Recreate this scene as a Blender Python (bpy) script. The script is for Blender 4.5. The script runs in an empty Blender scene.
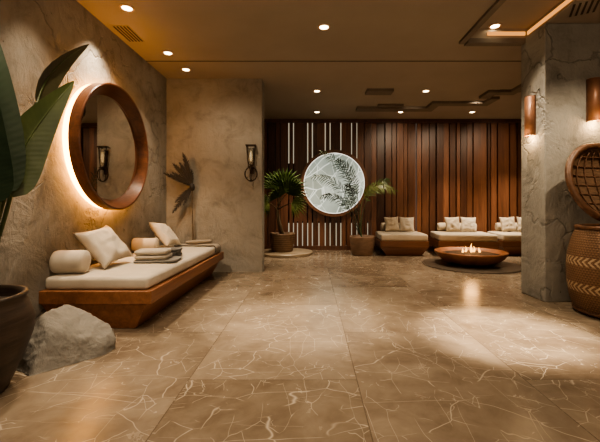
import bpy, bmesh, math, random
from mathutils import Vector, Matrix, noise
random.seed(7)
C = bpy.context.scene.collection
PI = math.pi
H = 3.27      # ceiling height
CH = 1.15     # eye height
F = 350.0

def at(px, py, Y):
    return Vector(((px - 311) * Y / F, Y, CH + (204 - py) * Y / F))

# ------------------------------------------------------------------ materials
class NT:
    def __init__(s, name):
        s.m = bpy.data.materials.new(name); s.m.use_nodes = True
        s.t = s.m.node_tree; s.t.nodes.clear()
        s.out = s.t.nodes.new('ShaderNodeOutputMaterial')
    def n(s, kind, **kw):
        nd = s.t.nodes.new(kind)
        for k, v in kw.items():
            if k.startswith('_'): setattr(nd, k[1:], v)
            else: s.set(nd, k.replace('__', ' '), v)
        return nd
    def set(s, nd, key, v):
        sock = nd.inputs[int(key[1:])] if key[0] == 'i' and key[1:].isdigit() else nd.inputs[key]
        if isinstance(v, bpy.types.NodeSocket): s.t.links.new(v, sock)
        else: sock.default_value = v
    def ramp(s, fac, stops):
        r = s.t.nodes.new('ShaderNodeValToRGB'); e = r.color_ramp.elements
        while len(e) < len(stops): e.new(0.5)
        for el, (p, c) in zip(e, stops):
            el.position = p; el.color = (*c, 1) if len(c) == 3 else c
        s.t.links.new(fac, r.inputs[0]); return r.outputs[0]
    def math(s, op, a, b=0.0):
        nd = s.t.nodes.new('ShaderNodeMath'); nd.operation = op
        for i, v in enumerate((a, b)):
            if isinstance(v, bpy.types.NodeSocket): s.t.links.new(v, nd.inputs[i])
            else: nd.inputs[i].default_value = v
        return nd.outputs[0]
    def mix(s, fac, a, b, mode='MIX'):
        nd = s.t.nodes.new('ShaderNodeMix'); nd.data_type = 'RGBA'; nd.blend_type = mode
        for i, v in ((0, fac), (6, a), (7, b)):
            if isinstance(v, bpy.types.NodeSocket): s.t.links.new(v, nd.inputs[i])
            else: nd.inputs[i].default_value = v if i == 0 else (*v, 1) if len(v) == 3 else v
        return nd.outputs[2]
    def coords(s, scale=(1, 1, 1), kind='Object', loc=(0, 0, 0)):
        tc = s.t.nodes.new('ShaderNodeTexCoord'); mp = s.t.nodes.new('ShaderNodeMapping')
        mp.inputs['Scale'].default_value = scale; mp.inputs['Location'].default_value = loc
        s.t.links.new(tc.outputs[kind], mp.inputs[0]); return mp.outputs[0]
    def noise(s, vec, scale, detail=4, rough=.55, dist=0):
        return s.n('ShaderNodeTexNoise', Vector=vec, Scale=scale, Detail=detail, Roughness=rough, Distortion=dist).outputs[0]
    def finish(s, **kw):
        b = s.n('ShaderNodeBsdfPrincipled')
        for k, v in kw.items(): s.set(b, k.replace('__', ' '), v)
        s.t.links.new(b.outputs[0], s.out.inputs[0]); return s.m
    def bump(s, h, strength=.3, dist=.02):
        return s.n('ShaderNodeBump', Height=h, Strength=strength, Distance=dist).outputs[0]

def c4(c): return (*c, 1)

def plain(name, col, rough=.6, metal=0, var=.25, scale=8, bump=.1, stretch=(1, 1, 1), **kw):
    s = NT(name); v = s.coords(stretch); f = s.noise(v, scale)
    lo = tuple(x * (1 - var) for x in col); hi = tuple(min(1, x * (1 + var)) for x in col)
    colr = s.ramp(f, [(.3, lo), (.7, hi)])
    return s.finish(Base__Color=colr, Roughness=rough, Metallic=metal, Normal=s.bump(f, bump, .01), **kw)

def plaster(name, dark, light, crack=True, seed=0):
    s = NT(name); v = s.coords(loc=(seed, seed * .7, 0))
    n1 = s.noise(v, .9, 6, .6, .6); n2 = s.noise(v, 3.4, 10, .66, .7); n3 = s.noise(s.coords((1, 1, .45)), 16, 6, .6, .6)
    base = s.ramp(n1, [(.3, dark), (.7, light)])
    base = s.mix(.42, base, s.ramp(n2, [(.3, tuple(x * .6 for x in dark)), (.5, light), (.72, tuple(min(1, x * 1.25) for x in light))]))
    hgt = s.math('ADD', s.math('MULTIPLY', n2, 1.0), s.math('MULTIPLY', n3, .5))
    if crack:
        off = s.n('ShaderNodeVectorMath', _operation='MULTIPLY_ADD')
        s.t.links.new(s.n('ShaderNodeTexNoise', Vector=v, Scale=2.2, Detail=6).outputs['Color'], off.inputs[0])
        off.inputs[1].default_value = (1.1, 1.1, 1.1); s.t.links.new(v, off.inputs[2])
        vo = s.n('ShaderNodeTexVoronoi', _feature='DISTANCE_TO_EDGE', Vector=off.outputs[0], Scale=1.1).outputs['Distance']
        line = s.ramp(vo, [(0, (1, 1, 1)), (.028, (0, 0, 0))])
        mask = s.ramp(s.noise(v, 1.1, 3), [(.42, (0, 0, 0)), (.52, (1, 1, 1))])
        k = s.math('MULTIPLY', line, mask)
        base = s.mix(s.math('MULTIPLY', k, .34), base, tuple(x * .4 for x in dark))
        hgt = s.math('SUBTRACT', hgt, s.math('MULTIPLY', k, .5))
        # small pits
        pit = s.n('ShaderNodeTexVoronoi', Vector=v, Scale=9).outputs['Distance']
        pk = s.math('MULTIPLY', s.ramp(pit, [(.06, (1, 1, 1)), (.1, (0, 0, 0))]), s.ramp(s.noise(v, 1.7, 2), [(.5, (0, 0, 0)), (.56, (1, 1, 1))]))
        base = s.mix(s.math('MULTIPLY', pk, .6), base, tuple(x * .35 for x in dark))
        hgt = s.math('SUBTRACT', hgt, s.math('MULTIPLY', pk, .6))
    return s.finish(Base__Color=base, Roughness=.82, Normal=s.bump(hgt, .7, .04))

def floor_mat():
    s = NT('marble_tile'); v = s.coords()
    sep = s.n('ShaderNodeSeparateXYZ', Vector=v)
    cmb = s.n('ShaderNodeCombineXYZ', X=s.math('ADD', sep.outputs[1], .26), Y=s.math('ADD', sep.outputs[0], 22.8))
    br = s.n('ShaderNodeTexBrick', _offset=.5, Vector=cmb.outputs[0], Color1=(0, 0, 0, 1), Color2=(1, 1, 1, 1), Mortar=(.5, .5, .5, 1),
             Scale=1.0, Mortar__Size=.0035, Mortar__Smooth=.2, Brick__Width=1.7, Row__Height=1.1)
    rnd = s.n('ShaderNodeSeparateColor', Color=br.outputs['Color']).outputs[0]; joint = br.outputs['Fac']
    off = s.n('ShaderNodeCombineXYZ', X=s.math('MULTIPLY', rnd, 13.0), Y=s.math('MULTIPLY', rnd, 7.0), Z=s.math('MULTIPLY', rnd, 3.0))
    vv = s.n('ShaderNodeVectorMath', _operation='ADD', i0=v, i1=off.outputs[0]).outputs[0]
    n1 = s.noise(vv, 1.2, 6, .6, 1.2); n2 = s.noise(vv, 5, 6, .65, .5)
    base = s.ramp(n1, [(.32, (.075, .048, .03)), (.47, (.17, .128, .09)), (.66, (.31, .25, .185))])
    base = s.mix(.35, base, s.ramp(n2, [(.36, (.075, .048, .03)), (.68, (.31, .25, .185))]))
    base = s.mix(.35, base, s.ramp(rnd, [(0, (.14, .105, .073)), (1, (.29, .235, .18))]))
    def veins(scale, nscale, amt, width, lo, hi, stretch, rot):
        mp = s.n('ShaderNodeMapping', Vector=vv, Scale=stretch, Rotation=(0, 0, rot)).outputs[0]
        nz = s.n('ShaderNodeTexNoise', Vector=mp, Scale=nscale, Detail=3).outputs['Color']
        d = s.n('ShaderNodeVectorMath', _operation='MULTIPLY_ADD'); s.t.links.new(nz, d.inputs[0])
        d.inputs[1].default_value = (amt,) * 3; s.t.links.new(mp, d.inputs[2])
        vo = s.n('ShaderNodeTexVoronoi', _feature='DISTANCE_TO_EDGE', Vector=d.outputs[0], Scale=scale).outputs['Distance']
        ln = s.ramp(vo, [(0, (1, 1, 1)), (width, (0, 0, 0))])
        mk = s.ramp(s.noise(mp, nscale * 1.7, 2), [(lo, (0, 0, 0)), (hi, (1, 1, 1))])
        return s.math('MULTIPLY', ln, mk)
    va = veins(1.9, 1.0, .4, .009, .46, .5, (1, 2.2, 1), .6)
    vb = veins(2.6, 1.5, .3, .011, .48, .52, (2.4, 1, 1), .35)
    vc = veins(3.2, 2.0, .3, .011, .52, .56, (1, 2.6, 1), -.5)
    vall = s.math('MAXIMUM', va, s.math('MAXIMUM', s.math('MULTIPLY', vb, .85), s.math('MULTIPLY', vc, .7)))
    base = s.mix(s.math('MULTIPLY', vall, .62), base, (.62, .54, .43))
    base = s.mix(s.math('MULTIPLY', joint, .6), base, (.07, .048, .034))
    rough = s.math('ADD', s.math('MULTIPLY', n2, .22), .13)
    hgt = s.math('SUBTRACT', s.math('MULTIPLY', n2, .15), s.math('ADD', s.math('MULTIPLY', joint, 1.0), s.math('MULTIPLY', vall, -.12)))
    return s.finish(Base__Color=base, Roughness=rough, Normal=s.bump(hgt, .35, .006))

def wood(name, dark, light, axis='z', rough=.42, scale=1.0, attr=False, coat=0):
    s = NT(name)
    st = {'z': (14, 14, .7), 'x': (.7, 14, 14), 'y': (14, .7, 14)}[axis]
    v = s.coords(tuple(a * scale for a in st)); f = s.noise(v, 1.6, 6, .6, .8); g = s.noise(v, 7, 3)
    f2 = s.math('ADD', s.math('MULTIPLY', f, .75), s.math('MULTIPLY', g, .25))
    col = s.ramp(f2, [(.3, dark), (.7, light)])
    if attr:
        a = s.n('ShaderNodeAttribute', _attribute_name='var').outputs['Fac']
        col = s.mix(1.0, col, s.ramp(a, [(0, (.45, .42, .4)), (1, (1.25, 1.2, 1.1))]), 'MULTIPLY')
    return s.finish(Base__Color=col, Roughness=rough, Normal=s.bump(f2, .18, .006), Coat__Weight=coat)

def emit(name, col, strength):
    s = NT(name); v = s.coords(); f = s.noise(v, 3)
    cc = s.ramp(f, [(0, tuple(x * .92 for x in col)), (1, col)])
    e = s.n('ShaderNodeEmission', Color=cc, Strength=strength)
    s.t.links.new(e.outputs[0], s.out.inputs[0]); return s.m

def fabric(name, col, scale=240, rough=.9):
    s = NT(name); v = s.coords()
    w1 = s.n('ShaderNodeTexWave', _wave_type='BANDS', _bands_direction='X', Vector=v, Scale=scale / 3, Distortion=.6).outputs['Fac']
    w2 = s.n('ShaderNodeTexWave', _wave_type='BANDS', _bands_direction='Z', Vector=v, Scale=scale / 3, Distortion=.6).outputs['Fac']
    n = s.noise(v, 6, 4); f = s.math('ADD', s.math('MULTIPLY', w1, .5), s.math('MULTIPLY', w2, .5))
    colr = s.ramp(n, [(.3, tuple(x * .86 for x in col)), (.7, tuple(min(1, x * 1.06) for x in col))])
    colr = s.mix(.12, colr, s.ramp(f, [(0, tuple(x * .6 for x in col)), (1, col)]))
    return s.finish(Base__Color=colr, Roughness=rough, Sheen__Weight=.25, Normal=s.bump(s.math('ADD', s.math('MULTIPLY', f, .12), n), .16, .01))

def weave(name, dark, light, kx=70, kz=55, bands=None):
    """basket weave in cylindrical coordinates; bands = cream zigzag bands at given heights"""
    s = NT(name); tc = s.n('ShaderNodeTexCoord'); sep = s.n('ShaderNodeSeparateXYZ', Vector=tc.outputs['Object'])
    ang = s.math('ARCTAN2', sep.outputs[1], sep.outputs[0]); z = sep.outputs[2]
    r = s.math('ADD', s.math('MULTIPLY', s.math('SINE', s.math('MULTIPLY', z, kz * 2.2)), .5), .5)
    row = s.math('FLOOR', s.math('MULTIPLY', z, kz * 2.2 / (2 * PI)))
    ph = s.math('MULTIPLY', row, PI)
    c = s.math('ADD', s.math('MULTIPLY', s.math('SINE', s.math('ADD', s.math('MULTIPLY', ang, kx), ph)), .5), .5)
    h = s.math('ADD', s.math('MULTIPLY', r, .5), s.math('MULTIPLY', c, .5))
    nz = s.noise(tc.outputs['Object'], 9, 4)
    col = s.ramp(s.math('ADD', s.math('MULTIPLY', h, .6), s.math('MULTIPLY', nz, .4)), [(.25, dark), (.75, light)])
    for (z0, z1) in (bands or []):
        # slanted woven cream strokes inside a band
        inb = s.math('MULTIPLY', s.math('GREATER_THAN', z, z0), s.math('LESS_THAN', z, z1))
        zz = s.math('PINGPONG', s.math('MULTIPLY', s.math('SUBTRACT', z, z0), 1.0), (z1 - z0) / 2)
        st = s.math('SINE', s.math('ADD', s.math('MULTIPLY', ang, 46.0), s.math('MULTIPLY', zz, 120.0)))
        k = s.math('MULTIPLY', inb, s.math('GREATER_THAN', st, .15))
        col = s.mix(s.math('MULTIPLY', k, .75), col, (.52, .40, .26))
    return s.finish(Base__Color=col, Roughness=.62, Normal=s.bump(h, .5, .012))

def leaf_mat(name, dark, light, rough=.4):
    s = NT(name); v = s.coords(); n = s.noise(v, 5, 4); n2 = s.noise(v, 40, 2)
    col = s.ramp(s.math('ADD', s.math('MULTIPLY', n, .8), s.math('MULTIPLY', n2, .2)), [(.3, dark), (.7, light)])
    return s.finish(Base__Color=col, Roughness=rough, Normal=s.bump(n2, .1, .005))

def strelitzia_mat(name, dark, light):
    s = NT(name); uv = s.n('ShaderNodeUVMap').outputs[0]
    mp = s.n('ShaderNodeMapping', Vector=uv).outputs[0]
    sep = s.n('ShaderNodeSeparateXYZ', Vector=mp)
    u = s.math('ABSOLUTE', s.math('SUBTRACT', sep.outputs[0], .5))
    f = s.math('ADD', s.math('MULTIPLY', s.math('SINE', s.math('ADD', s.math('MULTIPLY', sep.outputs[1], 150), s.math('MULTIPLY', u, -22))), .5), .5)
    n = s.noise(s.coords(), 4, 3)
    col = s.ramp(n, [(.3, dark), (.7, light)])
    col = s.mix(s.math('MULTIPLY', f, .07), col, tuple(x * .4 for x in dark))
    col = s.mix(s.math('LESS_THAN', u, .025), col, tuple(min(1, x * 1.5) for x in light))
    return s.finish(Base__Color=col, Roughness=.38, Normal=s.bump(f, .08, .004))

M = {}
M['wall'] = plaster('wall_plaster', (.145, .133, .116), (.33, .305, .268), True, 2)
M['part'] = plaster('partition_plaster', (.195, .176, .148), (.32, .292, .25), False, 9)
M['pillar'] = plaster('pillar_concrete', (.17, .162, .145), (.34, .325, .29), True, 4)
M['ceil'] = plain('ceiling_paint', (.33, .28, .225), .85, 0, .06, 1.2, .03)
M['floor'] = floor_mat()
M['slat'] = wood('slat_wood', (.072, .031, .018), (.21, .092, .05), 'z', .4, 1.0, True)
M['dark'] = plain('groove_shade', (.075, .058, .042), .7, 0, .2, 5)
M['lip'] = plain('tray_lip_channel_shade', (.17, .14, .11), .75, 0, .1, 5)  # tray lip tone, also the painted shade of the channel strips
M['slot'] = plain('vent_slot', (.05, .035, .022), .8, 0, .1, 5)
M['bed'] = wood('bed_wood', (.16, .066, .03), (.32, .14, .066), 'y', .38, .8)
M['bedx'] = wood('bed_wood_end', (.17, .065, .03), (.30, .125, .058), 'x', .4, .8)
M['walnut'] = wood('lounge_wood', (.12, .052, .028), (.25, .115, .06), 'x', .4, .8)
M['mirrorframe'] = wood('mirror_wood', (.06, .023, .012), (.17, .066, .032), 'y', .28, .6)
M['cream'] = fabric('cream_linen', (.55, .485, .395))
M['cream2'] = fabric('sand_linen', (.50, .425, .325))
M['grey'] = fabric('grey_cloth', (.20, .185, .165))
M['darkgrey'] = fabric('charcoal_cloth', (.085, .08, .075))
M['taupe'] = fabric('taupe_cloth', (.30, .25, .19))
M['stone'] = plaster('boulder_stone', (.11, .103, .092), (.24, .225, .2), False, 5)
M['potwood'] = plain('dark_clay', (.042, .028, .02), .5, 0, .5, 2.5, .6, (1, 1, 9))
M['pot'] = weave('woven_pot', (.10, .06, .035), (.27, .17, .10), 60, 60)
M['pot2'] = plain('clay_pot', (.20, .125, .082), .7, 0, .25, 6, .2, (1, 1, 3))
M['soil'] = plain('soil', (.035, .024, .016), .95, 0, .5, 30, .8)
M['basket'] = weave('basket_weave', (.085, .042, .02), (.21, .115, .058), 90, 120, [(.245, .335), (.515, .605)])
M['basket2'] = plain('basket_rim', (.11, .05, .024), .5, 0, .35, 20, .3)
M['bronze'] = plain('bronze', (.06, .042, .03), .38, .8, .2, 10, .1)
M['copper'] = plain('copper_tube', (.24, .115, .066), .45, .35, .2, 10, .1)
M['bowl'] = plain('rusty_steel', (.26, .11, .05), .45, .15, .35, 4, .15)
M['ember'] = plain('ember_stone', (.05, .03, .02), .9, 0, .6, 20, .8)
M['plate'] = plain('floor_plate', (.085, .066, .05), .35, 0, .2, 4)
M['podium'] = plain('podium_stone', (.34, .27, .19), .35, 0, .2, 4)
M['lens'] = emit('lamp_lens', (1, .78, .48), 14)
M['bulb'] = emit('bulb_glow', (1, .70, .34), 26)
M['sconceb'] = emit('sconce_bulb', (1, .72, .38), .5)
M['led'] = emit('led_strip', (1, .40, .06), 28)
M['cove'] = emit('cove_strip', (1, .40, .10), 1.1)
M['flame'] = emit('flame', (1, .48, .12), 4)
M['panel'] = emit('light_panel', (1, .86, .62), .42)
M['ring'] = plain('lamp_ring', (.6, .42, .28), .4, .3, .1, 10)
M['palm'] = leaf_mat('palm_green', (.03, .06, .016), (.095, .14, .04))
M['palmshade'] = leaf_mat('palm_silhouette', (.010, .022, .010), (.03, .05, .02))  # darkened copy of the palm green: backlit silhouette painted into window fronds
M['palmlit'] = leaf_mat('palm_green_lit', (.05, .075, .018), (.17, .20, .06))  # lighter copy of the palm green: lit highlights painted into some fronds
M['palmstem'] = plain('palm_stem', (.11, .075, .04), .8, 0, .3, 20, .5, (1, 1, 3))
M['dry'] = plain('dried_leaf', (.024, .02, .017), .75, 0, .3, 15, .3)
M['drystem'] = plain('dried_stem', (.12, .085, .05), .8, 0, .3, 15, .3)
M['strelA'] = strelitzia_mat('broad_leaf_dark', (.016, .036, .020), (.035, .062, .032))
M['strelC'] = strelitzia_mat('broad_leaf_green', (.042, .066, .022), (.095, .125, .042))
M['strelB'] = strelitzia_mat('broad_leaf_olive', (.045, .045, .024), (.085, .08, .042))
M['black'] = plain('black_gap', (.012, .01, .008), .8)

def mirror_mat():
    s = NT('mirror_glass'); n = s.noise(s.coords(), 2)
    return s.finish(Base__Color=s.ramp(n, [(0, (.80, .75, .68)), (1, (.84, .79, .72))]), Metallic=1.0, Roughness=.02)
M['mirror'] = mirror_mat()

def clear_glass():
    s = NT('sconce_glass'); n = s.noise(s.coords(), 6)
    return s.finish(Base__Color=s.ramp(n, [(0, (.9, .85, .75)), (1, (1, .95, .85))]), Roughness=.08, Transmission__Weight=.9, IOR=1.2)
M['glass'] = clear_glass()

def window_mat():
    s = NT('window_glass'); v = s.coords((1, 0, 1))
    nz = s.n('ShaderNodeTexNoise', Vector=v, Scale=1.4, Detail=2).outputs['Color']
    d = s.n('ShaderNodeVectorMath', _operation='MULTIPLY_ADD'); s.t.links.new(nz, d.inputs[0])
    d.inputs[1].default_value = (.12, 0, .12); s.t.links.new(v, d.inputs[2])
    def shards(scale, stretch, rot, loc):
        st = s.n('ShaderNodeMapping', Vector=s.n('ShaderNodeMapping', Vector=d.outputs[0], Rotation=(0, rot, 0)).outputs[0], Scale=stretch, Location=loc).outputs[0]
        e_ = s.n('ShaderNodeTexVoronoi', _feature='DISTANCE_TO_EDGE', Vector=st, Scale=scale).outputs['Distance']
        c_ = s.n('ShaderNodeTexVoronoi', Vector=st, Scale=scale).outputs['Color']
        return e_, s.n('ShaderNodeSeparateColor', Color=c_).outputs[0]
    v1, c1 = shards(1.5, (.75, 1, 1.9), .75, (.2, 0, .4)); v2, c2 = shards(1.9, (2.0, 1, .8), .5, (1.3, 0, .1))
    vo = s.math('MINIMUM', v1, s.math('MULTIPLY', v2, 1.6)); cv = s.math('ADD', s.math('MULTIPLY', c1, .6), s.math('MULTIPLY', c2, .4))
    soft = s.noise(v, 1.6, 3)
    tone = s.ramp(s.math('ADD', s.math('MULTIPLY', cv, .5), s.math('MULTIPLY', soft, .5)),
                  [(.25, (.14, .18, .15)), (.5, (.34, .39, .33)), (.75, (.70, .74, .64))])
    col = s.mix(s.ramp(vo, [(.006, (1, 1, 1)), (.028, (0, 0, 0))]), tone, (.92, .95, .84))
    b = s.n('ShaderNodeBsdfPrincipled', Base__Color=(.25, .28, .25, 1), Roughness=.2)
    s.set(b, 'Emission Color', col); s.set(b, 'Emission Strength', .85)
    s.t.links.new(b.outputs[0], s.out.inputs[0]); return s.m
M['window'] = window_mat()

# ------------------------------------------------------------------ mesh helpers
def obj(name, bm, mat, parent=None, smooth=False, loc=None):
    bmesh.ops.recalc_face_normals(bm, faces=bm.faces[:])
    me = bpy.data.meshes.new(name); bm.to_mesh(me); bm.free()
    me.materials.append(mat)
    if smooth:
        for p in me.polygons: p.use_smooth = True
    o = bpy.data.objects.new(name, me); C.objects.link(o)
    if parent is not None: o.parent = parent
    if loc is not None: o.location = loc
    return o

def tag(o, label, cat, group=None):
    o['label'] = label; o['category'] = cat
    if group: o['group'] = group
    return o

def thing(name, label, cat, loc=(0, 0, 0), rotz=0, group=None):
    o = bpy.data.objects.new(name, None); C.objects.link(o); o.empty_display_size = .1
    o.location = loc; o.rotation_euler = (0, 0, rotz)
    return tag(o, label, cat, group)

def struct(name, bm, mat, smooth=False):
    o = obj(name, bm, mat, None, smooth); o['kind'] = 'structure'; return o

def dup(root, loc, rotz, label, group=None):
    r = root.copy(); C.objects.link(r); r.location = loc; r.rotation_euler = (0, 0, rotz); r['label'] = label
    if group: r['group'] = group
    for ch in list(root.children):
        c = ch.copy(); C.objects.link(c); c.parent = r
        for g in list(ch.children):
            d = g.copy(); C.objects.link(d); d.parent = c
    return r

def bx(bm, x0, x1, y0, y1, z0, z1, bev=0, seg=2):
    r = bmesh.ops.create_cube(bm, size=1)
    vs = r['verts']
    for v in vs:
        v.co = Vector(((x0 + x1) / 2 + v.co.x * (x1 - x0), (y0 + y1) / 2 + v.co.y * (y1 - y0), (z0 + z1) / 2 + v.co.z * (z1 - z0)))
    if bev:
        es = list({e for v in vs for e in v.link_edges})
        bmesh.ops.bevel(bm, geom=es, offset=bev, segments=seg, affect='EDGES', profile=.5)
    return vs

def box(*a, **k):
    bm = bmesh.new(); bx(bm, *a, **k); return bm

def frustum(bm, b, t, z0, z1, bev=0):
    """b, t = (x0,x1,y0,y1) at z0 and z1"""
    P = [(b[0], b[2], z0), (b[1], b[2], z0), (b[1], b[3], z0), (b[0], b[3], z0), (t[0], t[2], z1), (t[1], t[2], z1), (t[1], t[3], z1), (t[0], t[3], z1)]
    v = [bm.verts.new(p) for p in P]
    for f in ((0, 1, 2, 3), (4, 5, 6, 7), (0, 1, 5, 4), (1, 2, 6, 5), (2, 3, 7, 6), (3, 0, 4, 7)): bm.faces.new([v[i] for i in f])
    if bev:
        es = list({e for q in v for e in q.link_edges}); bmesh.ops.bevel(bm, geom=es, offset=bev, segments=2, affect='EDGES')
    return bm

def lathe(bm, prof, n=48, cx=0, cy=0, cap=True):
    rings = []
    for (r, z) in prof:
        if r < 1e-5: rings.append([bm.verts.new((cx, cy, z))])
        else: rings.append([bm.verts.new((cx + r * math.cos(2 * PI * i / n), cy + r * math.sin(2 * PI * i / n), z)) for i in range(n)])
    for a, b in zip(rings, rings[1:]):
        for i in range(n):
            j = (i + 1) % n
            if len(a) == 1 and len(b) == 1: continue
            if len(a) == 1: bm.faces.new((a[0], b[i], b[j]))
            elif len(b) == 1: bm.faces.new((a[i], a[j], b[0]))
            else: bm.faces.new((a[i], a[j], b[j], b[i]))
    return bm

def tube(bm, pts, r, n=8, cap=True):
    pts = [Vector(p) for p in pts]; rings = []
    for i, p in enumerate(pts):
        d = (pts[min(i + 1, len(pts) - 1)] - pts[max(i - 1, 0)]).normalized()
        up = Vector((0, 0, 1)) if abs(d.z) < .9 else Vector((1, 0, 0))
        a = d.cross(up).normalized(); b = d.cross(a).normalized()
        rr = r[i] if isinstance(r, (list, tuple)) else r
        rings.append([bm.verts.new(p + a * rr * math.cos(2 * PI * k / n) + b * rr * math.sin(2 * PI * k / n)) for k in range(n)])
    for A, B in zip(rings, rings[1:]):
        for k in range(n):
            j = (k + 1) % n; bm.faces.new((A[k], A[j], B[j], B[k]))
    if cap: bm.faces.new(rings[0]); bm.faces.new(rings[-1])
    return bm

def bez(p, n=12):
    p = [Vector(q) for q in p]; out = []
    for i in range(n + 1):
        t = i / n; q = p[:]
        while len(q) > 1: q = [a.lerp(b, t) for a, b in zip(q, q[1:])]
        out.append(q[0])
    return out

def ringx(bm, cx, cy, cz, r0, r1, x0, x1, n=96, axis='x'):
    """annular tube: inner r0, outer r1, from x0 to x1 along the axis"""
    def P(r, a, x):
        if axis == 'x': return (x, cy + r * math.cos(a), cz + r * math.sin(a))
        return (cx + r * math.cos(a), x, cz + r * math.sin(a))
    L = []
    for i in range(n):
        a = 2 * PI * i / n
        L.append([bm.verts.new(P(r1, a, x0)), bm.verts.new(P(r1, a, x1)), bm.verts.new(P(r0, a, x1)), bm.verts.new(P(r0, a, x0))])
    for i in range(n):
        A, B = L[i], L[(i + 1) % n]
        for k in range(4): bm.faces.new((A[k], A[(k + 1) % 4], B[(k + 1) % 4], B[k]))
    return bm

def discax(bm, cx, cy, cz, r, x, axis='x', n=96, th=.01):
    def P(a, q):
        if axis == 'x': return (q, cy + r * math.cos(a), cz + r * math.sin(a))
        return (cx + r * math.cos(a), q, cz + r * math.sin(a))
    A = [bm.verts.new(P(2 * PI * i / n, x)) for i in range(n)]; B = [bm.verts.new(P(2 * PI * i / n, x - th)) for i in range(n)]
    bm.faces.new(A); bm.faces.new(B)
    for i in range(n): bm.faces.new((A[i], A[(i + 1) % n], B[(i + 1) % n], B[i]))
    return bm

def pillow_bm(w, h, t, seed=0, n=22, pinch=.1):
    bm = bmesh.new(); G = []
    for side in (1, -1):
        g = []
        for i in range(n + 1):
            row = []
            for j in range(n + 1):
                u, v = 2 * i / n - 1, 2 * j / n - 1
                k = (max(0, (1 - u * u) * (1 - v * v))) ** .42
                x = u * w / 2 * (1 - pinch * (1 - v * v) * abs(u) ** 3); y = v * h / 2 * (1 - pinch * (1 - u * u) * abs(v) ** 3)
                wr = noise.noise(Vector((u * 2.2 + seed, v * 2.2, side))) * .4 - .22 * max(0, 1 - abs(noise.noise(Vector((u * 1.6 + seed, v * 1.9 - seed, side * 2)))) * 9) * (1 - u * u) + noise.noise(Vector((u * 6 + seed, v * 5, side * 3))) * .06
                z = side * t / 2 * k * (1 + wr)
                row.append(bm.verts.new((x, y, z)))
            g.append(row)
        G.append(g)
        for i in range(n):
            for j in range(n): bm.faces.new((g[i][j], g[i + 1][j], g[i + 1][j + 1], g[i][j + 1]))
    bmesh.ops.remove_doubles(bm, verts=bm.verts[:], dist=1e-4)
    return bm

def bolster_bm(r, L, axis='x'):
    """cylinder lying along an axis with soft rounded ends and piping"""
    bm = bmesh.new(); e = r * .35
    prof = [(0, -L / 2), (r * .5, -L / 2 - .004), (r * .82, -L / 2 + .006), (r * .95, -L / 2 + e * .35), (r, -L / 2 + e)]
    m = 8
    mid = [(r * (1 + .012 * math.sin(k * 2.1)), -L / 2 + e + (L - 2 * e) * k / m) for k in range(1, m)]
    prof = prof + mid + [(a, -z) for a, z in reversed(prof)]
    lathe(bm, prof, 36)
    R = Matrix.Rotation(PI / 2, 4, 'Y') if axis == 'x' else Matrix.Rotation(PI / 2, 4, 'X')
    bmesh.ops.transform(bm, matrix=R, verts=bm.verts[:]); return bm

def cushion_bm(x0, x1, y0, y1, z0, z1, r=.04):
    """mattress with soft crowned faces and rounded edges"""
    bm = bmesh.new(); bx(bm, x0, x1, y0, y1, z0, z1, bev=r, seg=4)
    bmesh.ops.subdivide_edges(bm, edges=[e for e in bm.edges if e.calc_length() > .25], cuts=6, use_grid_fill=True)
    cx, cy = (x0 + x1) / 2, (y0 + y1) / 2
    for v in bm.verts:
        if v.co.z > z1 - .005:
            u = abs(v.co.x - cx) / ((x1 - x0) / 2); w = abs(v.co.y - cy) / ((y1 - y0) / 2)
            v.co.z += .012 * max(0, 1 - u ** 4) * max(0, 1 - w ** 4) + .004 * noise.noise(v.co * 3)
    return bm

# ------------------------------------------------------------------ the room
WX = -2.445; RX = 7.2; BY = 8.75; FY = -2.2
bm = box(WX - .2, RX + .2, FY - .2, 9.4, -.15, 0); struct('floor', bm, M['floor'])
bm = box(WX - .2, WX, FY, 9.4, 0, 3.6); struct('wall_left', bm, M['wall'])
bm = box(RX, RX + .2, FY, 9.4, 0, 3.6); struct('wall_right', bm, M['part'])
bm = box(WX - .2, RX + .2, FY - .2, FY, 0, 3.6); struct('wall_front', bm, M['part'])
# partition stub on the left and the concrete pillar on the right
bm = box(WX, -.83, 5.92, 6.22, 0, H); struct('wall_partition', bm, M['part'])
bm = bmesh.new()
bx(bm, 2.74, 4.6, 4.1, 4.57, 0, H, bev=.012, seg=2)
struct('wall_pillar', bm, M['pillar'])
# ceiling with raised tray (x 2.0..2.75, up to y 4.47)
TX0, TX1, TY = 2.0, 2.76, 4.47
bm = bmesh.new()
bx(bm, WX - .2, TX0, FY, 9.4, H, 3.62); bx(bm, TX1, RX + .2, FY, 9.4, H, 3.62)
bx(bm, TX0, TX1, TY, 9.4, H, 3.62); bx(bm, TX0, TX1, FY, TY, H + .12, 3.62)
struct('ceiling', bm, M['ceil'])
bm = bmesh.new()   # drop lip around the tray
bx(bm, TX0 - .07, TX0, FY, TY + .1, H - .035, H - .001); bx(bm, TX0, TX1, TY, TY + .1, H - .06, H - .001)
struct('trim_1', bm, M['lip'])
bm = bmesh.new()
bx(bm, WX, RX, 5.18, 5.2, H - .006, H - .0005); struct('seam_shade', bm, M['dark'])  # dark strip on the ceiling for the shade of the seam groove
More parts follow.
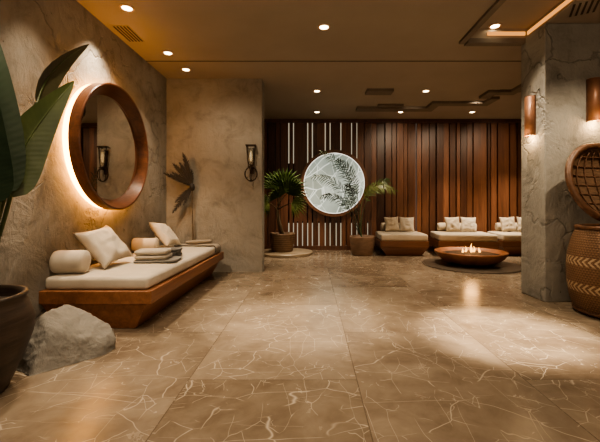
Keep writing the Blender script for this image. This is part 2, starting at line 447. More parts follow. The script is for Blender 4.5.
# dropped strips, darkened to stand for the shade of ceiling channels, far part
bm = bmesh.new(); d0, d1 = H - .05, H - .001
for a in ((1.0, 2.7, 7.6, 7.85), (2.5, 2.7, 7.2, 7.62), (2.7, 3.72, 7.2, 7.4), (3.55, 3.72, 6.9, 7.22), (3.3, 3.5, 6.5, 6.88), (3.5, 3.85, 6.48, 6.66), (3.7, 3.88, 5.9, 6.5), (3.86, 5.2, 5.9, 6.05)):
    bx(bm, a[0], a[1], a[2], a[3], d0, d1)
struct('channel_shade_1', bm, M['lip'])
bm = box(1.03, 1.52, 6.42, 6.66, d0, d1); struct('channel_shade_2', bm, M['lip'])
bm = box(1.42, 1.96, 7.4, 7.5, d0, d1); struct('channel_shade_3', bm, M['lip'])
# cove light strips in the tray
bm = box(TX1 - .014, TX1 - .001, -1.5, TY - .02, H + .03, H + .075)
tag(obj('cove_light', bm, M['cove']), 'orange cove light strip along the right edge of the ceiling tray, running to the pillar', 'light strip', 'cove light strips')
bm = box(TX0 + .25, TX1 - .03, TY - .014, TY - .001, H + .03, H + .075)
tag(obj('cove_light', bm, M['cove']), 'short orange cove light strip across the back edge of the ceiling tray', 'light strip', 'cove light strips')

# slatted back wall ------------------------------------------------------
gaps = sorted([288.7, 293.4, 307.7, 312.4, 325.3, 330.2, 341, 351.8, 357.2, 417])
low = [297.5, 302.5, 319, 336.3, 346.3, 368.0]
gx = [((p - 311) * BY / F) for p in gaps]; lx = [((p - 311) * BY / F) for p in low]
gw = .027
def make_slats():
    bm = bmesh.new(); lay = bm.verts.layers.float.new('var')
    def slat(x0, x1, y, z0, z1, var):
        vs = bx(bm, x0, x1, y, y + .06, z0, z1)
        for v in vs: v[lay] = var
    edges = [WX] + [e for g in gx for e in (g - gw / 2, g + gw / 2)] + [RX]
    segs = [(edges[i], edges[i + 1]) for i in range(0, len(edges), 2)]
    k = 0
    for s0, s1 in segs:
        W = s1 - s0; n = max(1, round(W / .155)); xs = [s0 + W * i / n for i in range(n + 1)]
        if n > 1:
            for i in range(1, n): xs[i] += random.uniform(-.045, .045)
        for i in range(n):
            a, b = xs[i], xs[i + 1]; var = random.random(); y = BY + random.choice((0, .012, .03, .05))
            ov = .0 if i == n - 1 else .0
            cut = [l for l in lx if a < l < b]
            if cut:
                slat(a, b, BY + .02, .72, H - .002, var)
                c = cut[0]; slat(a, max(a + .004, c - gw / 2), BY + .02, .1, .72, var); slat(min(b - .004, c + gw / 2), b, BY + .02, .1, .72, var)
            else:
                slat(a + (.010 if i else 0), b - (.010 if i < n - 1 else 0), y, .1, H - .002, var)
                if i < n - 1:   # shadow joint backing
                    slat(b - .025, b + .025, BY + .115, .1, H - .002, 0)
            k += 1
    slat(WX, RX, BY + .0, 0, .1, .3)
    slat(WX, RX, BY - .03, H - .09, H - .002, .15)
    return bm
struct('wall_back', make_slats(), M['slat'])
bm = box(-.75, 1.75, 9.05, 9.08, .02, .66); bx(bm, -.75, 1.75, 9.05, 9.08, 2.2, H - .02)  # glowing panels added behind the slats to light the gaps
struct('slat_backlight', bm, M['panel'])
bm = bmesh.new(); bx(bm, WX, -.75, 9.05, 9.08, 0, H); bx(bm, 1.75, RX, 9.05, 9.08, 0, H); bx(bm, -.75, 1.75, 9.05, 9.08, .66, 2.2); bx(bm, WX, RX, 9.2, 9.4, 0, H)  # outer wall with black sheets added to keep the middle of the gaps dark
struct('wall_outer', bm, M['black'])
bm = box(2.5, 2.8, 9.0, 9.04, .1, H - .05); struct('slat_backlight_dim', bm, emit('dim_panel', (1, .9, .75), .16))  # dim glowing panel added behind the single gap on the right
# round window
wc = (.575, 1.665); WR = .755
bm = bmesh.new(); ringx(bm, wc[0], 0, wc[1], WR, WR + .075, BY - .10, BY - .002, axis='y'); 
wf = struct('window_1', bm, M['walnut'])
bm = bmesh.new(); discax(bm, wc[0], 0, wc[1], WR, 0, axis='y', th=.015)
# keep texture coordinates centred on the window
wg = obj('window_pane', bm, M['window'], wf); wg.location = (0, BY - .05, 0); wg['label'] = 'frosted pale green pane with bright branching veins'
bm = bmesh.new(); ringx(bm, wc[0], 0, wc[1], WR - .018, WR, BY - .066, BY - .048, axis='y')
e = obj('light_rim', bm, emit('window_rim_glow', (1, .95, .82), 1.3), wf); e['label'] = 'thin bright rim around the pane'

# ------------------------------------------------------------------ downlights
def spot(loc, energy, size=75, blend=.7, col=(1, .78, .48), target=None, rad=.04):
    l = bpy.data.lights.new('spot', 'SPOT'); l.energy = energy; l.spot_size = math.radians(size); l.spot_blend = blend
    l.color = col; l.shadow_soft_size = rad
    o = bpy.data.objects.new('spot_light', l); C.objects.link(o); o.location = loc
    if target is not None:
        o.rotation_euler = (Vector(target) - Vector(loc)).to_track_quat('-Z', 'Y').to_euler()
    return o
def point(loc, energy, col, rad=.05):
    l = bpy.data.lights.new('point', 'POINT'); l.energy = energy; l.color = col; l.shadow_soft_size = rad
    o = bpy.data.objects.new('point_light', l); C.objects.link(o); o.location = loc; return o

def downlight(loc, label):
    t = thing('downlight', label, 'ceiling light', loc, 0, 'recessed downlights in the ceiling')
    bm = bmesh.new(); lathe(bm, [(.052, 0), (.056, -.008), (.074, -.006), (.078, 0), (.052, 0)], 28); obj('trim_ring', bm, M['ring'], t, True)
    bm = bmesh.new(); lathe(bm, [(0, -.004), (.05, -.004), (.052, -.001), (0, -.001)], 28); obj('lens', bm, M['lens'], t)
    return t
DL = [((127, 8), 'lit downlight nearest the camera above the round mirror, beside the ceiling grille'),
      ((168, 53), 'lit downlight by the corner where the left wall meets the partition, nearer of two'),
      ((186, 69.5), 'lit downlight just in front of the partition wall, farther of the corner pair'),
      ((324, 27), 'lit downlight alone in the middle of the near ceiling'),
      ((317, 91), 'lit downlight above the round window, nearer one of two in line'),
      ((317, 112), 'lit downlight close to the slatted wall above the round window'),
      ((426, 91), 'lit downlight in the open ceiling inside the stepped dark channel'),
      ((400.5, 112), 'lit downlight close to the slatted wall above the lounge bed by the palm'),
      ((472, 112), 'lit downlight close to the slatted wall above the lounge bed behind the fire bowl')]
dl0 = None
for (p, lab) in DL:
    Y = F * (H - CH) / (204 - p[1]); X = (p[0] - 311) * Y / F; Y = min(Y, BY - .25)
    if dl0 is None: dl0 = downlight((X, Y, H), lab)
    else: dup(dl0, (X, Y, H), 0, lab)
Y = F * (H + .12 - CH) / (204 - 26); dup(dl0, ((495 - 311) * Y / F, Y, H + .12), 0, 'lit downlight set up inside the ceiling tray next to the pillar')

def grille(loc, label, w, l, n, rot=0):
    t = thing('ceiling_vent', label, 'vent', loc, rot, None)
    obj('backing', box(-w / 2, w / 2, -l / 2, l / 2, -.004, -.0005), M['ceil'], t)
    for i in range(n):
        x = -w / 2 + w * (i + .5) / n
        obj('slot', box(x - w / n * .2, x + w / n * .2, -l / 2 + .02, l / 2 - .02, -.009, -.004), M['slot'], t)
grille((-2.27, 4.36, H), 'slotted air grille in the ceiling along the left wall above the mirror', .2, .42, 5)
grille((2.95, 3.78, H), 'slotted air grille in the ceiling in front of the pillar', .26, .32, 5, -.5)

# ------------------------------------------------------------------ mirror
mc = (4.13, 1.81); MR = .73
t = thing('round_mirror', 'large round backlit mirror in a deep copper brown frame on the left wall', 'mirror', (WX, mc[0], mc[1]))
bm = bmesh.new(); L_ = []
pr = [(MR - .012, .075), (MR, .082), (MR, .185), (MR - .006, .192), (MR - .022, .192), (MR - .03, .185), (MR - .145, .03), (MR - .165, .03)]
for i in range(128):
    a = 2 * PI * i / 128; L_.append([bm.verts.new((x, r * math.cos(a), r * math.sin(a))) for r, x in pr])
for i in range(128):
    A_, B_ = L_[i], L_[(i + 1) % 128]
    for k in range(len(pr)): bm.faces.new((A_[k], A_[(k + 1) % len(pr)], B_[(k + 1) % len(pr)], B_[k]))
obj('frame', bm, M['mirrorframe'], t, False)
bm = bmesh.new(); discax(bm, 0, 0, 0, MR - .118, .0, n=128, th=.01); g = obj('mirror_glass', bm, M['mirror'], t); g.location = (.058, 0, 0); g.rotation_euler = (0, 0, math.radians(-3.4))
bm = bmesh.new(); ringx(bm, 0, 0, 0, MR - .06, MR - .014, .02, .072, 128); g = obj('light_ring', bm, M['led'], t); g['label'] = 'glowing amber strip behind the frame'
bm = bmesh.new(); ringx(bm, 0, 0, 0, MR - .23, MR - .165, .0, .035, 64); obj('mounting_ring', bm, M['black'], t)

# ------------------------------------------------------------------ left daybed
t = thing('daybed', 'long low tan wooden platform daybed with cream mattress along the left wall', 'daybed', (0, 0, 0))
X0, X1, Y0, Y1 = WX + .006, -1.43, 3.13, 5.74
bm = bmesh.new(); frustum(bm, (X0 + .12, X1 - .19, Y0 + .10, Y1 - .03), (X0 + .0, X1 - .05, Y0 + .02, Y1 - .01), 0.0, .25, .006); obj('base', bm, M['bed'], t)
bm = bmesh.new(); bx(bm, X0, X1, Y0, Y1, .25, .37, bev=.008); obj('top_board', bm, M['bed'], t)
obj('mattress', cushion_bm(X0 + .02, X1 - .045, Y0 + .035, Y1 - .03, .37, .485, .035), M['cream'], t, True)

def place_axes(o, loc, xa, ya):
    xa = Vector(xa).normalized(); ya = Vector(ya); ya = (ya - xa * ya.dot(xa)).normalized(); za = xa.cross(ya)
    m = Matrix((xa, ya, za)).transposed().to_4x4(); m.translation = Vector(loc); o.matrix_world = m
    return o
def soft(name, bm, mat, label, cat, loc, xa=(1, 0, 0), ya=(0, 1, 0), group=None):
    o = obj(name, bm, mat, None, True); place_axes(o, loc, xa, ya); return tag(o, label, cat, group)
MT = .497   # mattress top
soft('bolster', bolster_bm(.108, .29), M['cream'], 'cream bolster at the near end of the long daybed, beside the large cushion', 'bolster', (-2.285, 3.33, MT + .105), (1, .12, 0))
soft('bolster', bolster_bm(.095, .33), M['cream2'], 'sand bolster in the middle of the long daybed, left of the farther cushion', 'bolster', (-2.27, 4.80, MT + .093), (1, .1, 0))
soft('throw_cushion', pillow_bm(.52, .48, .18, 3, pinch=.2), M['cream'], 'large cream square cushion leaning at the near end of the long daybed', 'cushion', (-2.185, 3.72, MT + .212), (.06, 1, .10), (-.30, -.03, .36))
soft('throw_cushion', pillow_bm(.48, .46, .17, 8, pinch=.2), M['cream'], 'cream square cushion leaning on the wall at the far end of the long daybed', 'cushion', (-2.17, 5.22, MT + .20), (.05, 1, -.10), (-.30, 0, .36))

def folded_bm(w, l, h, layers):
    """folded towel: layers with a rounded fold on the left and front"""
    bm = bmesh.new(); lh = h / layers
    for k in range(layers):
        r = lh * .48; z0 = k * lh
        prof = []
        for i in range(9):
            a = PI / 2 + PI * i / 8; prof.append((-w / 2 + r + r * math.cos(a), z0 + lh / 2 + r * math.sin(a) * 1.02))
        e = w / 2 - .012 * (k % 2)
        for i in range(5):
            a = -PI / 2 + PI * i / 4; prof.append((e - r * .6 + r * .6 * math.cos(a), z0 + lh / 2 + r * math.sin(a)))
        ns = 8; rings = []
        for j in range(ns + 1):
            v = 2 * j / ns - 1; y = v * l / 2
            f = 1 - .10 * abs(v) ** 6
            rings.append([bm.verts.new((x * f + .004 * noise.noise(Vector((x * 9, y * 9, z * 9 + k))), y, z0 + lh / 2 + (z - z0 - lh / 2) * (1 - .25 * abs(v) ** 8) + .003 * noise.noise(Vector((x * 12, y * 12, k))))) for x, z in prof])
        for A, B in zip(rings, rings[1:]):
            for i in range(len(prof)): bm.faces.new((A[i], A[(i + 1) % len(prof)], B[(i + 1) % len(prof)], B[i]))
        bm.faces.new(rings[0]); bm.faces.new(rings[-1])
    return bm
soft('folded_towel', folded_bm(.46, .36, .026, 1), M['grey'], 'thin grey folded cloth lying flat under the pale folded towel on the daybed', 'towel', (-1.75, 4.02, MT + .004), (1, .12, 0))
soft('folded_towel', folded_bm(.36, .27, .105, 2), fabric('pale_towel', (.42, .37, .30)), 'thick pale folded towel on top of the thin grey cloth on the daybed', 'towel', (-1.79, 3.99, MT + .034), (1, .12, 0))
soft('folded_towel', folded_bm(.30, .26, .10, 3), M['darkgrey'], 'charcoal folded towel just behind the pale towel on the daybed', 'towel', (-1.78, 4.36, MT + .004), (1, .1, 0))
# throw laid across the far end
t = thing('throw_blanket', 'thin taupe throw blanket laid across the far end of the long daybed', 'blanket', (0, 0, 0))
def sheet(path, y0, y1, th=.008, ny=8, wob=.004):
    bm = bmesh.new(); R = []
    n = len(path)
    nor = []
    for i in range(n):
        a = Vector(path[max(i - 1, 0)]); b = Vector(path[min(i + 1, n - 1)]); d = (b - a).normalized(); nor.append(Vector((-d[1], d[0])))
    for s in (1, 0):
        g = []
        for i, p in enumerate(path):
            q = Vector(p) + nor[i] * (th * s)
            g.append([bm.verts.new((q[0], y0 + (y1 - y0) * j / ny + .012 * math.sin(i * .7), q[1] + wob * s * noise.noise(Vector((i * .6, j * .8, 1))))) for j in range(ny + 1)])
        R.append(g)
    for g in R:
        for i in range(n - 1):
            for j in range(ny): bm.faces.new((g[i][j], g[i + 1][j], g[i + 1][j + 1], g[i][j + 1]))
    A, B = R
    for i in range(n - 1):
        for j in (0, ny): bm.faces.new((A[i][j], A[i + 1][j], B[i + 1][j], B[i][j]))
    for i in (0, n - 1):
        for j in range(ny): bm.faces.new((A[i][j], A[i][j + 1], B[i][j + 1], B[i][j]))
    return bm
xe = X1 - .045
path = [(-2.1 + (xe - .03 + 2.1) * i / 10, MT + .006) for i in range(11)] + [(xe - .008, MT - .004), (xe + .005, MT - .025), (xe + .007, MT - .06), (xe + .007, .40)]
obj('cloth', sheet(path, 5.38, 5.64), M['taupe'], t, True)
for yy in (5.37, 5.65):
    obj('hem', tube(bmesh.new(), [(a, yy + .012 * math.sin(i * .7), b + .006) for i, (a, b) in enumerate(path)], .009, 6), M['darkgrey'], t, True)
tag(obj('rolled_towel', tube(bmesh.new(), bez([(-1.95, 5.46, MT + .05), (-1.88, 5.52, MT + .05), (-1.72, 5.56, MT + .055), (-1.60, 5.66, MT + .05)], 10), [.02, .03, .032, .033, .034, .034, .034, .033, .032, .03, .02], 12), M['taupe'], None, True),
    'taupe cloth rolled up on the throw at the far end of the daybed', 'towel')

# ------------------------------------------------------------------ lounge beds at the back
def lounge(label, loc, w, rotz=0, first=None):
    t = thing('lounge_bed', label, 'lounge bed', loc, rotz, 'lounge beds along the slatted wall')
    bm = bmesh.new(); frustum(bm, (-w / 2 + .15, w / 2 - .12, .14, .98), (-w / 2, w / 2, 0, 1.0), 0, .2, .006); frustum(bm, (-w / 2, w / 2, 0, 1.0), (-w / 2 - .01, w / 2 + .01, -.02, 1.0), .2, .335, .006)
    obj('base', bm, M['walnut'], t)
    obj('mattress', cushion_bm(-w / 2 + .01, w / 2 - .01, .0, .98, .335, .485, .035), M['cream2'], t, True)
    return t
BT = .497
beds = [(2.05, 7.66, 1.04, -.05, 'the lounge bed beside the potted palm', 'cream lounge bed beside the potted palm, leftmost of the three by the slatted wall'),
        (3.42, 7.60, 1.24, -.13, 'the lounge bed behind the fire bowl', 'cream lounge bed directly behind the fire bowl, in the middle of three'),
        (4.86, 7.60, 1.30, -.13, 'the lounge bed by the pillar', 'cream lounge bed half hidden by the pillar, rightmost of the three by the slatted wall')]
for bi, (x, y, w, rz, where, lab) in enumerate(beds):
    lounge(lab, (x, y, 0), w, rz)
    ca, sa = math.cos(rz), math.sin(rz)
    def at_bed(u, v, z): return (x + u * ca - v * sa, y + u * sa + v * ca, z)
    def dirb(u, v, z): return (u * ca - v * sa, u * sa + v * ca, z)
    L = w * .72
    soft('bolster', bolster_bm(.10, L), M['cream2'], 'sand bolster lying across the back of ' + where, 'bolster', at_bed(-.02, .84, BT + .099), dirb(1, 0, 0))
    for k, dx in enumerate((-.17, .17) if bi < 2 else (-.30, .05)):
        soft('throw_cushion', pillow_bm(.35, .36, .14, bi * 5 + k * 2.3 + 1), M['cream2'] if k == 0 else M['cream'],
             ('left' if k == 0 else 'right') + ' one of two cushions leaning on ' + where, 'cushion',
             at_bed(dx, .62 - .05 * k, BT + .178), dirb(1, .05 - .1 * k, .03 - .06 * k), dirb(.02, .32, 1), 'cushions on the lounge beds')

# ------------------------------------------------------------------ fire bowl on its floor plate
tag(obj('floor_plate', lathe(bmesh.new(), [(0, 0), (.86, 0), (.86, .016), (.84, .022), (0, .022)], 72), M['plate'], None), 'dark round plate on the floor under the fire bowl', 'plate').location = (3.0, 6.6, 0)
t = thing('fire_bowl', 'wide shallow rust coloured fire bowl with small flames', 'fire bowl', (3.0, 6.6, .022))
obj('bowl', lathe(bmesh.new(), [(0, 0), (.28, 0), (.38, .018), (.50, .07), (.585, .14), (.635, .21), (.642, .24), (.625, .248), (.605, .24), (.56, .205), (.5, .19), (0, .19)], 72), M['bowl'], t, True)
bm = bmesh.new(); lathe(bm, [(0, .222), (.25, .219), (.42, .202), (.52, .188), (0, .186)], 36)
for v in bm.verts: v.co.z += .012 * noise.noise(v.co * 14) if v.co.z > .195 else 0
obj('ember_bed', bm, M['ember'], t, True)
def flame(x, y, h, r, lean):
    h *= .8; r *= .72; lean *= .8
    bm = bmesh.new(); prof = [(0, 0), (r * .7, h * .06), (r, h * .2), (r * .8, h * .42), (r * .42, h * .68), (r * .16, h * .88), (0, h)]
    lathe(bm, prof, 12)
    for v in bm.verts:
        k = v.co.z / h; v.co.x += lean * k * k + .008 * math.sin(k * 7 + x * 40); v.co.y += .006 * math.cos(k * 6)
    return obj('flame', bm, M['flame'], t, True, (x, y, .212))
for f in ((-.16, -.04, .12, .028, .015), (-.06, .03, .15, .03, -.012), (.01, -.02, .23, .036, .01), (.09, .02, .16, .03, -.015), (.16, -.03, .13, .028, -.012)): flame(*f)

# ------------------------------------------------------------------ right: baskets and sconces
t = thing('tall_basket', 'tall brown woven basket with two cream patterned bands in front of the pillar', 'basket', (3.19, 3.64, 0))
prof = [(0, .0), (.34, 0), (.37, .03), (.41, .16), (.435, .32), (.44, .48), (.43, .62), (.40, .76), (.365, .86), (.34, .90), (.325, .895), (.35, .84), (.40, .7), (0, .6)]
obj('woven_body', lathe(bmesh.new(), prof, 72), M['basket'], t, True)
bm = bmesh.new(); ring = [(.335 + 0 * i, 0) for i in range(1)]
tube(bm, [(.345 * math.cos(2 * PI * i / 48), .345 * math.sin(2 * PI * i / 48), .905) for i in range(49)], .022, 8, False); obj('rim', bm, M['basket2'], t, True)
tube_b = bmesh.new(); tube(tube_b, [(.375 * math.cos(2 * PI * i / 48), .375 * math.sin(2 * PI * i / 48), .035) for i in range(49)], .014, 8, False); obj('base_band', tube_b, M['basket2'], t, True)
# round shallow basket tray standing on the tall basket and leaning back
t = thing('basket_tray', 'round shallow woven tray standing upright on top of the tall basket', 'basket', (3.13, 3.60, .93))
R_ = .46
t.rotation_euler = (math.radians(-16), 0, math.radians(8))
def face(bm):  # turn a lathe (axis z) to face -y, bottom rim at the origin
    bmesh.ops.transform(bm, matrix=Matrix.Translation((0, 0, R_)) @ Matrix.Rotation(PI / 2, 4, 'X') @ Matrix.Scale(R_ / .40 * .98, 4), verts=bm.verts[:]); return bm
wv = plain('tray_weave', (.125, .07, .038), .6, 0, .35, 16, .5, (1, 1, 4))
bm = bmesh.new(); lathe(bm, [(0, -.09), (.2, -.085), (.3, -.06), (.36, -.01), (.38, .02), (.365, .03), (.335, .0), (.28, -.045), (.18, -.07), (0, -.075)], 64); obj('woven_dish', face(bm), wv, t, True)
bm = bmesh.new(); tube(bm, [(.375 * math.cos(2 * PI * i / 64), .375 * math.sin(2 * PI * i / 64), .02) for i in range(65)], .03, 10, False); obj('rim', face(bm), M['basket2'], t, True)
def dz(r): return -.075 + max(0, (r - .12)) ** 2 * 1.5 + .004
for k in range(-3, 4):
    xx = k * .092; L = math.sqrt(.345 ** 2 - xx * xx)
    bm = bmesh.new(); pts = [(-L + 2 * L * i / 16, xx, dz(math.hypot(-L + 2 * L * i / 16, xx))) for i in range(17)]
    tube(bm, pts, .007, 6); obj('weaving_strand', face(bm), M['basket2'], t, True)
for k in (-2, -1, 0, 1, 2):
    bm = bmesh.new(); pts = []
    for i in range(17):
        v = -.33 + .66 * i / 16; u = k * .11 * math.sqrt(max(0, 1 - (v / .36) ** 2)); pts.append((u, v, dz(math.hypot(u, v)) + .004))
    tube(bm, pts, .006, 6); obj('weaving_strand', face(bm), M['basket2'], t, True)

def wall_sconce(loc, rotz, label, r=.062, h=.46):
    """half tube open below, backed by the wall behind local +y"""
    t = thing('wall_sconce', label, 'wall light', loc, rotz, 'tube sconces on the pillar')
    bm = bmesh.new(); n = 20; R0, R1 = r, r - .007
    rows = []
    for i in range(n + 1):
        a = PI + PI * i / n
        rows.append([(R0 * math.cos(a), R0 * math.sin(a) - .02), (R1 * math.cos(a), R1 * math.sin(a) - .02)])
    pts = [p[0] for p in rows] + [(r, -.002), (r - .007, -.002)] + [p[1] for p in reversed(rows)] + [(-r + .007, -.002), (-r, -.002)]
    A = [bm.verts.new((x, y, 0)) for x, y in pts]; B = [bm.verts.new((x, y, h)) for x, y in pts]
    m = len(pts)
    for i in range(m): bm.faces.new((A[i], A[(i + 1) % m], B[(i + 1) % m], B[i]))
    # annular end faces built as quads
    k = len(rows)
    for ring in (A, B):
        for i in range(k - 1): bm.faces.new((ring[i], ring[i + 1], ring[m - 3 - (i + 1)], ring[m - 3 - i]))
    obj('tube', bm, M['copper'], t, True)
    bm = bmesh.new(); pl = [p[0] for p in rows] + [(r, -.002), (-r, -.002)]
    A = [bm.verts.new((x, y, h)) for x, y in pl]; B = [bm.verts.new((x, y, h + .006)) for x, y in pl]; bm.faces.new(A); bm.faces.new(B)
    for i in range(len(pl)): bm.faces.new((A[i], A[(i + 1) % len(pl)], B[(i + 1) % len(pl)], B[i]))
    obj('top_cap', bm, M['copper'], t)
    bm = bmesh.new(); lathe(bm, [(0, 0), (.022, .006), (.034, .022), (.034, .05), (.02, .065), (0, .065)], 20, 0, -.045); g = obj('lamp', bm, M['bulb'], t, True); g.location = (0, 0, .004)
    return t
wall_sconce((2.74 - .0005, 4.33, 1.99), -PI / 2, 'copper tube sconce on the side of the pillar, next to the lounge', .068, .48)
wall_sconce((3.29, 4.1 - .0005, 2.11), 0, 'copper tube sconce on the front of the pillar above the baskets', .068, .49)
point((2.67, 4.33, 1.955), 4.5, (1, .62, .28), .03)
point((3.29, 4.03, 2.075), 4.5, (1, .62, .28), .03)

# ------------------------------------------------------------------ lantern sconce on the partition
t = thing('lantern_sconce', 'dark bronze lantern sconce with glass tube and ring on the partition wall', 'wall light', (-1.0, 5.92, 1.78))
bm = bmesh.new(); bx(bm, -.035, .035, -.02, -.001, -.12, .3, bev=.006); obj('back_plate', bm, M['bronze'], t)
bm = bmesh.new()
for sx in (-1, 1):
    tube(bm, [(sx * .07, -.09, .34), (sx * .055, -.09, .1), (sx * .04, -.09, .0)], .009, 6)
    bx(bm, sx * .07 - .01, sx * .07 + .01, -.1, -.0015, .33, .345)
bx(bm, -.085, .085, -.13, -.05, .335, .36, bev=.005); bx(bm, -.05, .05, -.12, -.06, -.02, .0, bev=.004); bx(bm, -.012, .012, -.1, -.015, -.012, -.002)
obj('cage', bm, M['bronze'], t)
obj('glass_tube', lathe(bmesh.new(), [(.034, .03), (.04, .05), (.044, .3), (.04, .3), (.036, .05), (.03, .03), (.034, .03)], 24, 0, -.09), M['glass'], t, True)
obj('bulb', lathe(bmesh.new(), [(0, .08), (.014, .085), (.022, .12), (.024, .18), (.012, .24), (0, .245)], 16, 0, -.09), M['sconceb'], t, True)
bm = bmesh.new()
tube(bm, [(.10 * math.sin(2 * PI * i / 40), -.09, -.13 + .115 * math.cos(2 * PI * i / 40)) for i in range(41)], .011, 8, False)
tube(bm, [(0, -.09 + .08 * math.sin(2 * PI * i / 40), -.13 + .115 * math.cos(2 * PI * i / 40)) for i in range(41)], .007, 8, False)
obj('ring', bm, M['bronze'], t, True)
obj('finial', lathe(bmesh.new(), [(0, -.05), (.03, -.045), (.034, -.03), (.03, -.02), (0, -.018)], 16, 0, -.09), M['bronze'], t, True)

# ------------------------------------------------------------------ dried palm by the partition
t = thing('dried_palm', 'dried dark palm fan on a thin stem behind the far end of the daybed', 'dried plant', (-1.97, 5.83, 0))
obj('stem', tube(bmesh.new(), bez([(0, 0, 0), (.03, 0, .5), (-.02, -.01, 1.0), (0, -.02, 1.43)], 16), [.014] * 9 + [.011] * 8, 8), M['drystem'], t, True)
hub = Vector((0, -.02, 1.44))
obj('hub', lathe(bmesh.new(), [(0, 1.36), (.03, 1.38), (.045, 1.43), (.03, 1.48), (0, 1.5)], 16, 0, -.02), M['dry'], t, True)
def feather(a, L, wd, tilt=0):
    bm = bmesh.new(); d = Vector((math.cos(a), -.10, math.sin(a))).normalized(); s = Vector((-d.z, 0, d.x)).normalized()
    ctr = [hub + d * (L * i / 18) + Vector((0, -.03, -.10 * L)) * (i / 18) ** 2 for i in range(19)]
    tube(bm, ctr, [.007 * (1 - i / 20) for i in range(19)], 5)
    for i in range(1, 19):
        k = i / 18; w = wd * math.sin(PI * min(1, k * .95 + .03)) ** .8 + .004
        for sg in (-1, 1):
            p = ctr[i]; q = p + s * sg * w + d * (w * 1.3 + random.uniform(0, .03)) + Vector((0, random.uniform(-.01, .01), 0))
            vs = [bm.verts.new(p - d * (L / 14)), bm.verts.new(p + d * (L / 30)), bm.verts.new(q)]; bm.faces.new(vs)
    return obj('dried_leaf', bm, M['dry'], t)
for a, L, wd in ((1.77, .60, .05), (1.97, .46, .045), (2.17, .50, .05), (2.42, .40, .04), (2.60, .50, .05), (1.55, .30, .03), (3.86, .34, .04), (4.06, .48, .05), (4.3, .30, .035)): feather(a, L, wd)

# ------------------------------------------------------------------ boulder
planes = [((.55, -.12, .82), .215), ((-.9, .1, .4), .33), ((-.35, -.85, .38), .31), ((.97, -.1, .12), .235), ((.70, -.66, .28), .165), ((0, 0, 1), .405), ((0, 1, .25), .26), ((.7, .7, .15), .29), ((-.5, .8, .3), .33), ((0, 0, -1), .03), ((.1, -.75, .66), .30)]
planes = [(Vector(n).normalized(), d) for n, d in planes]
bm = bmesh.new(); bmesh.ops.create_icosphere(bm, subdivisions=6, radius=1)
for v in bm.verts:
    d = v.co.normalized(); acc = 0
    for n, ds in planes:
        k = n.dot(d)
        if k > .02: acc += (k / ds) ** 26
    r = acc ** (-1 / 26)
    r *= .93 + .05 * noise.noise(d * 2.2) + .03 * noise.noise(d * 6 + Vector((3, 1, 0))) + .016 * noise.noise(d * 15) + .007 * noise.noise(d * 34)
    v.co = d * r
    if v.co.z < 0: v.co.z = max(v.co.z, 0)
o = obj('boulder', bm, M['stone'], None, True); o.location = (-1.80, 2.66, 0)
tag(o, 'large rough grey boulder on the floor between the dark plant pot and the daybed', 'rock')

# ------------------------------------------------------------------ big pot and broad leaf plant
PX, PY = -2.09, 2.08
t = thing('plant_pot', 'large dark clay pot at the left edge holding the broad leafed plant', 'pot', (PX, PY, 0))
obj('pot_body', lathe(bmesh.new(), [(0, 0), (.21, 0), (.232, .03), (.30, .19), (.35, .34), (.358, .43), (.325, .535), (.308, .56), (.322, .582), (.318, .60), (.295, .60), (.285, .575), (.288, .53), (0, .52)], 72), M['potwood'], t, True)
bm = bmesh.new(); lathe(bm, [(0, .545), (.15, .54), (.275, .53), (.275, .525), (0, .522)], 36)
obj('soil', bm, M['soil'], t, True)
plant = thing('broad_leaf_plant', 'tall plant with huge dark green paddle leaves in the dark clay pot', 'plant', (PX, PY, .57))
def blade(pts, wdir, hw, mat, fold=.25, stalk=None, n=28, tipk=.9, base=.55):
    O = Vector((PX, PY, .57)); c = [p - O for p in bez(pts, n)]; view = Vector((PX, PY, 0)).normalized()
    ax_ = (c[-1] - c[0]).normalized(); wdir = Matrix.Rotation(math.radians(wdir), 3, ax_) @ ax_.cross(view).normalized()
    bm = bmesh.new(); uvl = bm.loops.layers.uv.new('UVMap'); rows = []; m = 6
    for i, p in enumerate(c):
        k = i / n; d = (c[min(i + 1, n)] - c[max(i - 1, 0)]).normalized()
        w = (wdir - d * wdir.dot(d)).normalized(); nn = d.cross(w)
        hwk = hw * (math.sin(PI * k ** base) ** .75 if 0 < k < 1 else 0) + .002
        row = []
        for j in range(-m, m + 1):
            u = j / m; rip = .05 * math.sin(k * 40 + abs(u) * 3) * abs(u) ** 2 * .2
            row.append((bm.verts.new(p + w * (u * hwk) + nn * (fold * hwk * (abs(u) ** 1.3) + rip * hwk)), (u * .5 + .5, k)))
        rows.append(row)
    for A, B in zip(rows, rows[1:]):
        for j in range(2 * m):
            q = (A[j], A[j + 1], B[j + 1], B[j]); f = bm.faces.new([x[0] for x in q])
            for lp, x in zip(f.loops, q): lp[uvl].uv = x[1]
    o = obj('leaf', bm, mat, plant, True)
    if stalk:
        s = [p - O for p in bez(stalk, 14)]
        obj('leaf_stalk', tube(bmesh.new(), s + [c[k] for k in range(1, n, 3)], [.016] * 8 + [.012] * 7 + [.008 - .007 * k / n for k in range(1, n, 3)], 8), M['strelC'], plant, True)
    return o
b0 = Vector((PX, PY, .58))
# big upright dark leaf at the left edge
blade([at(-1, 196, 2.02), at(-6, 150, 2.0), at(-4, 90, 1.98), at(-10, 22, 2.0)], 15, .13, M['strelA'], .18, [b0 + Vector((.03, -.05, 0)), at(-4, 260, 2.05), at(-1, 196, 2.02)])
# second dark leaf, lower and partly out of frame
blade([at(-9, 205, 1.94), at(-16, 175, 1.93), at(-14, 130, 1.9), at(-8, 82, 1.88)], -20, .12, M['strelA'], .2, [b0 + Vector((-.04, -.1, 0)), at(-8, 270, 1.98), at(-9, 205, 1.94)])
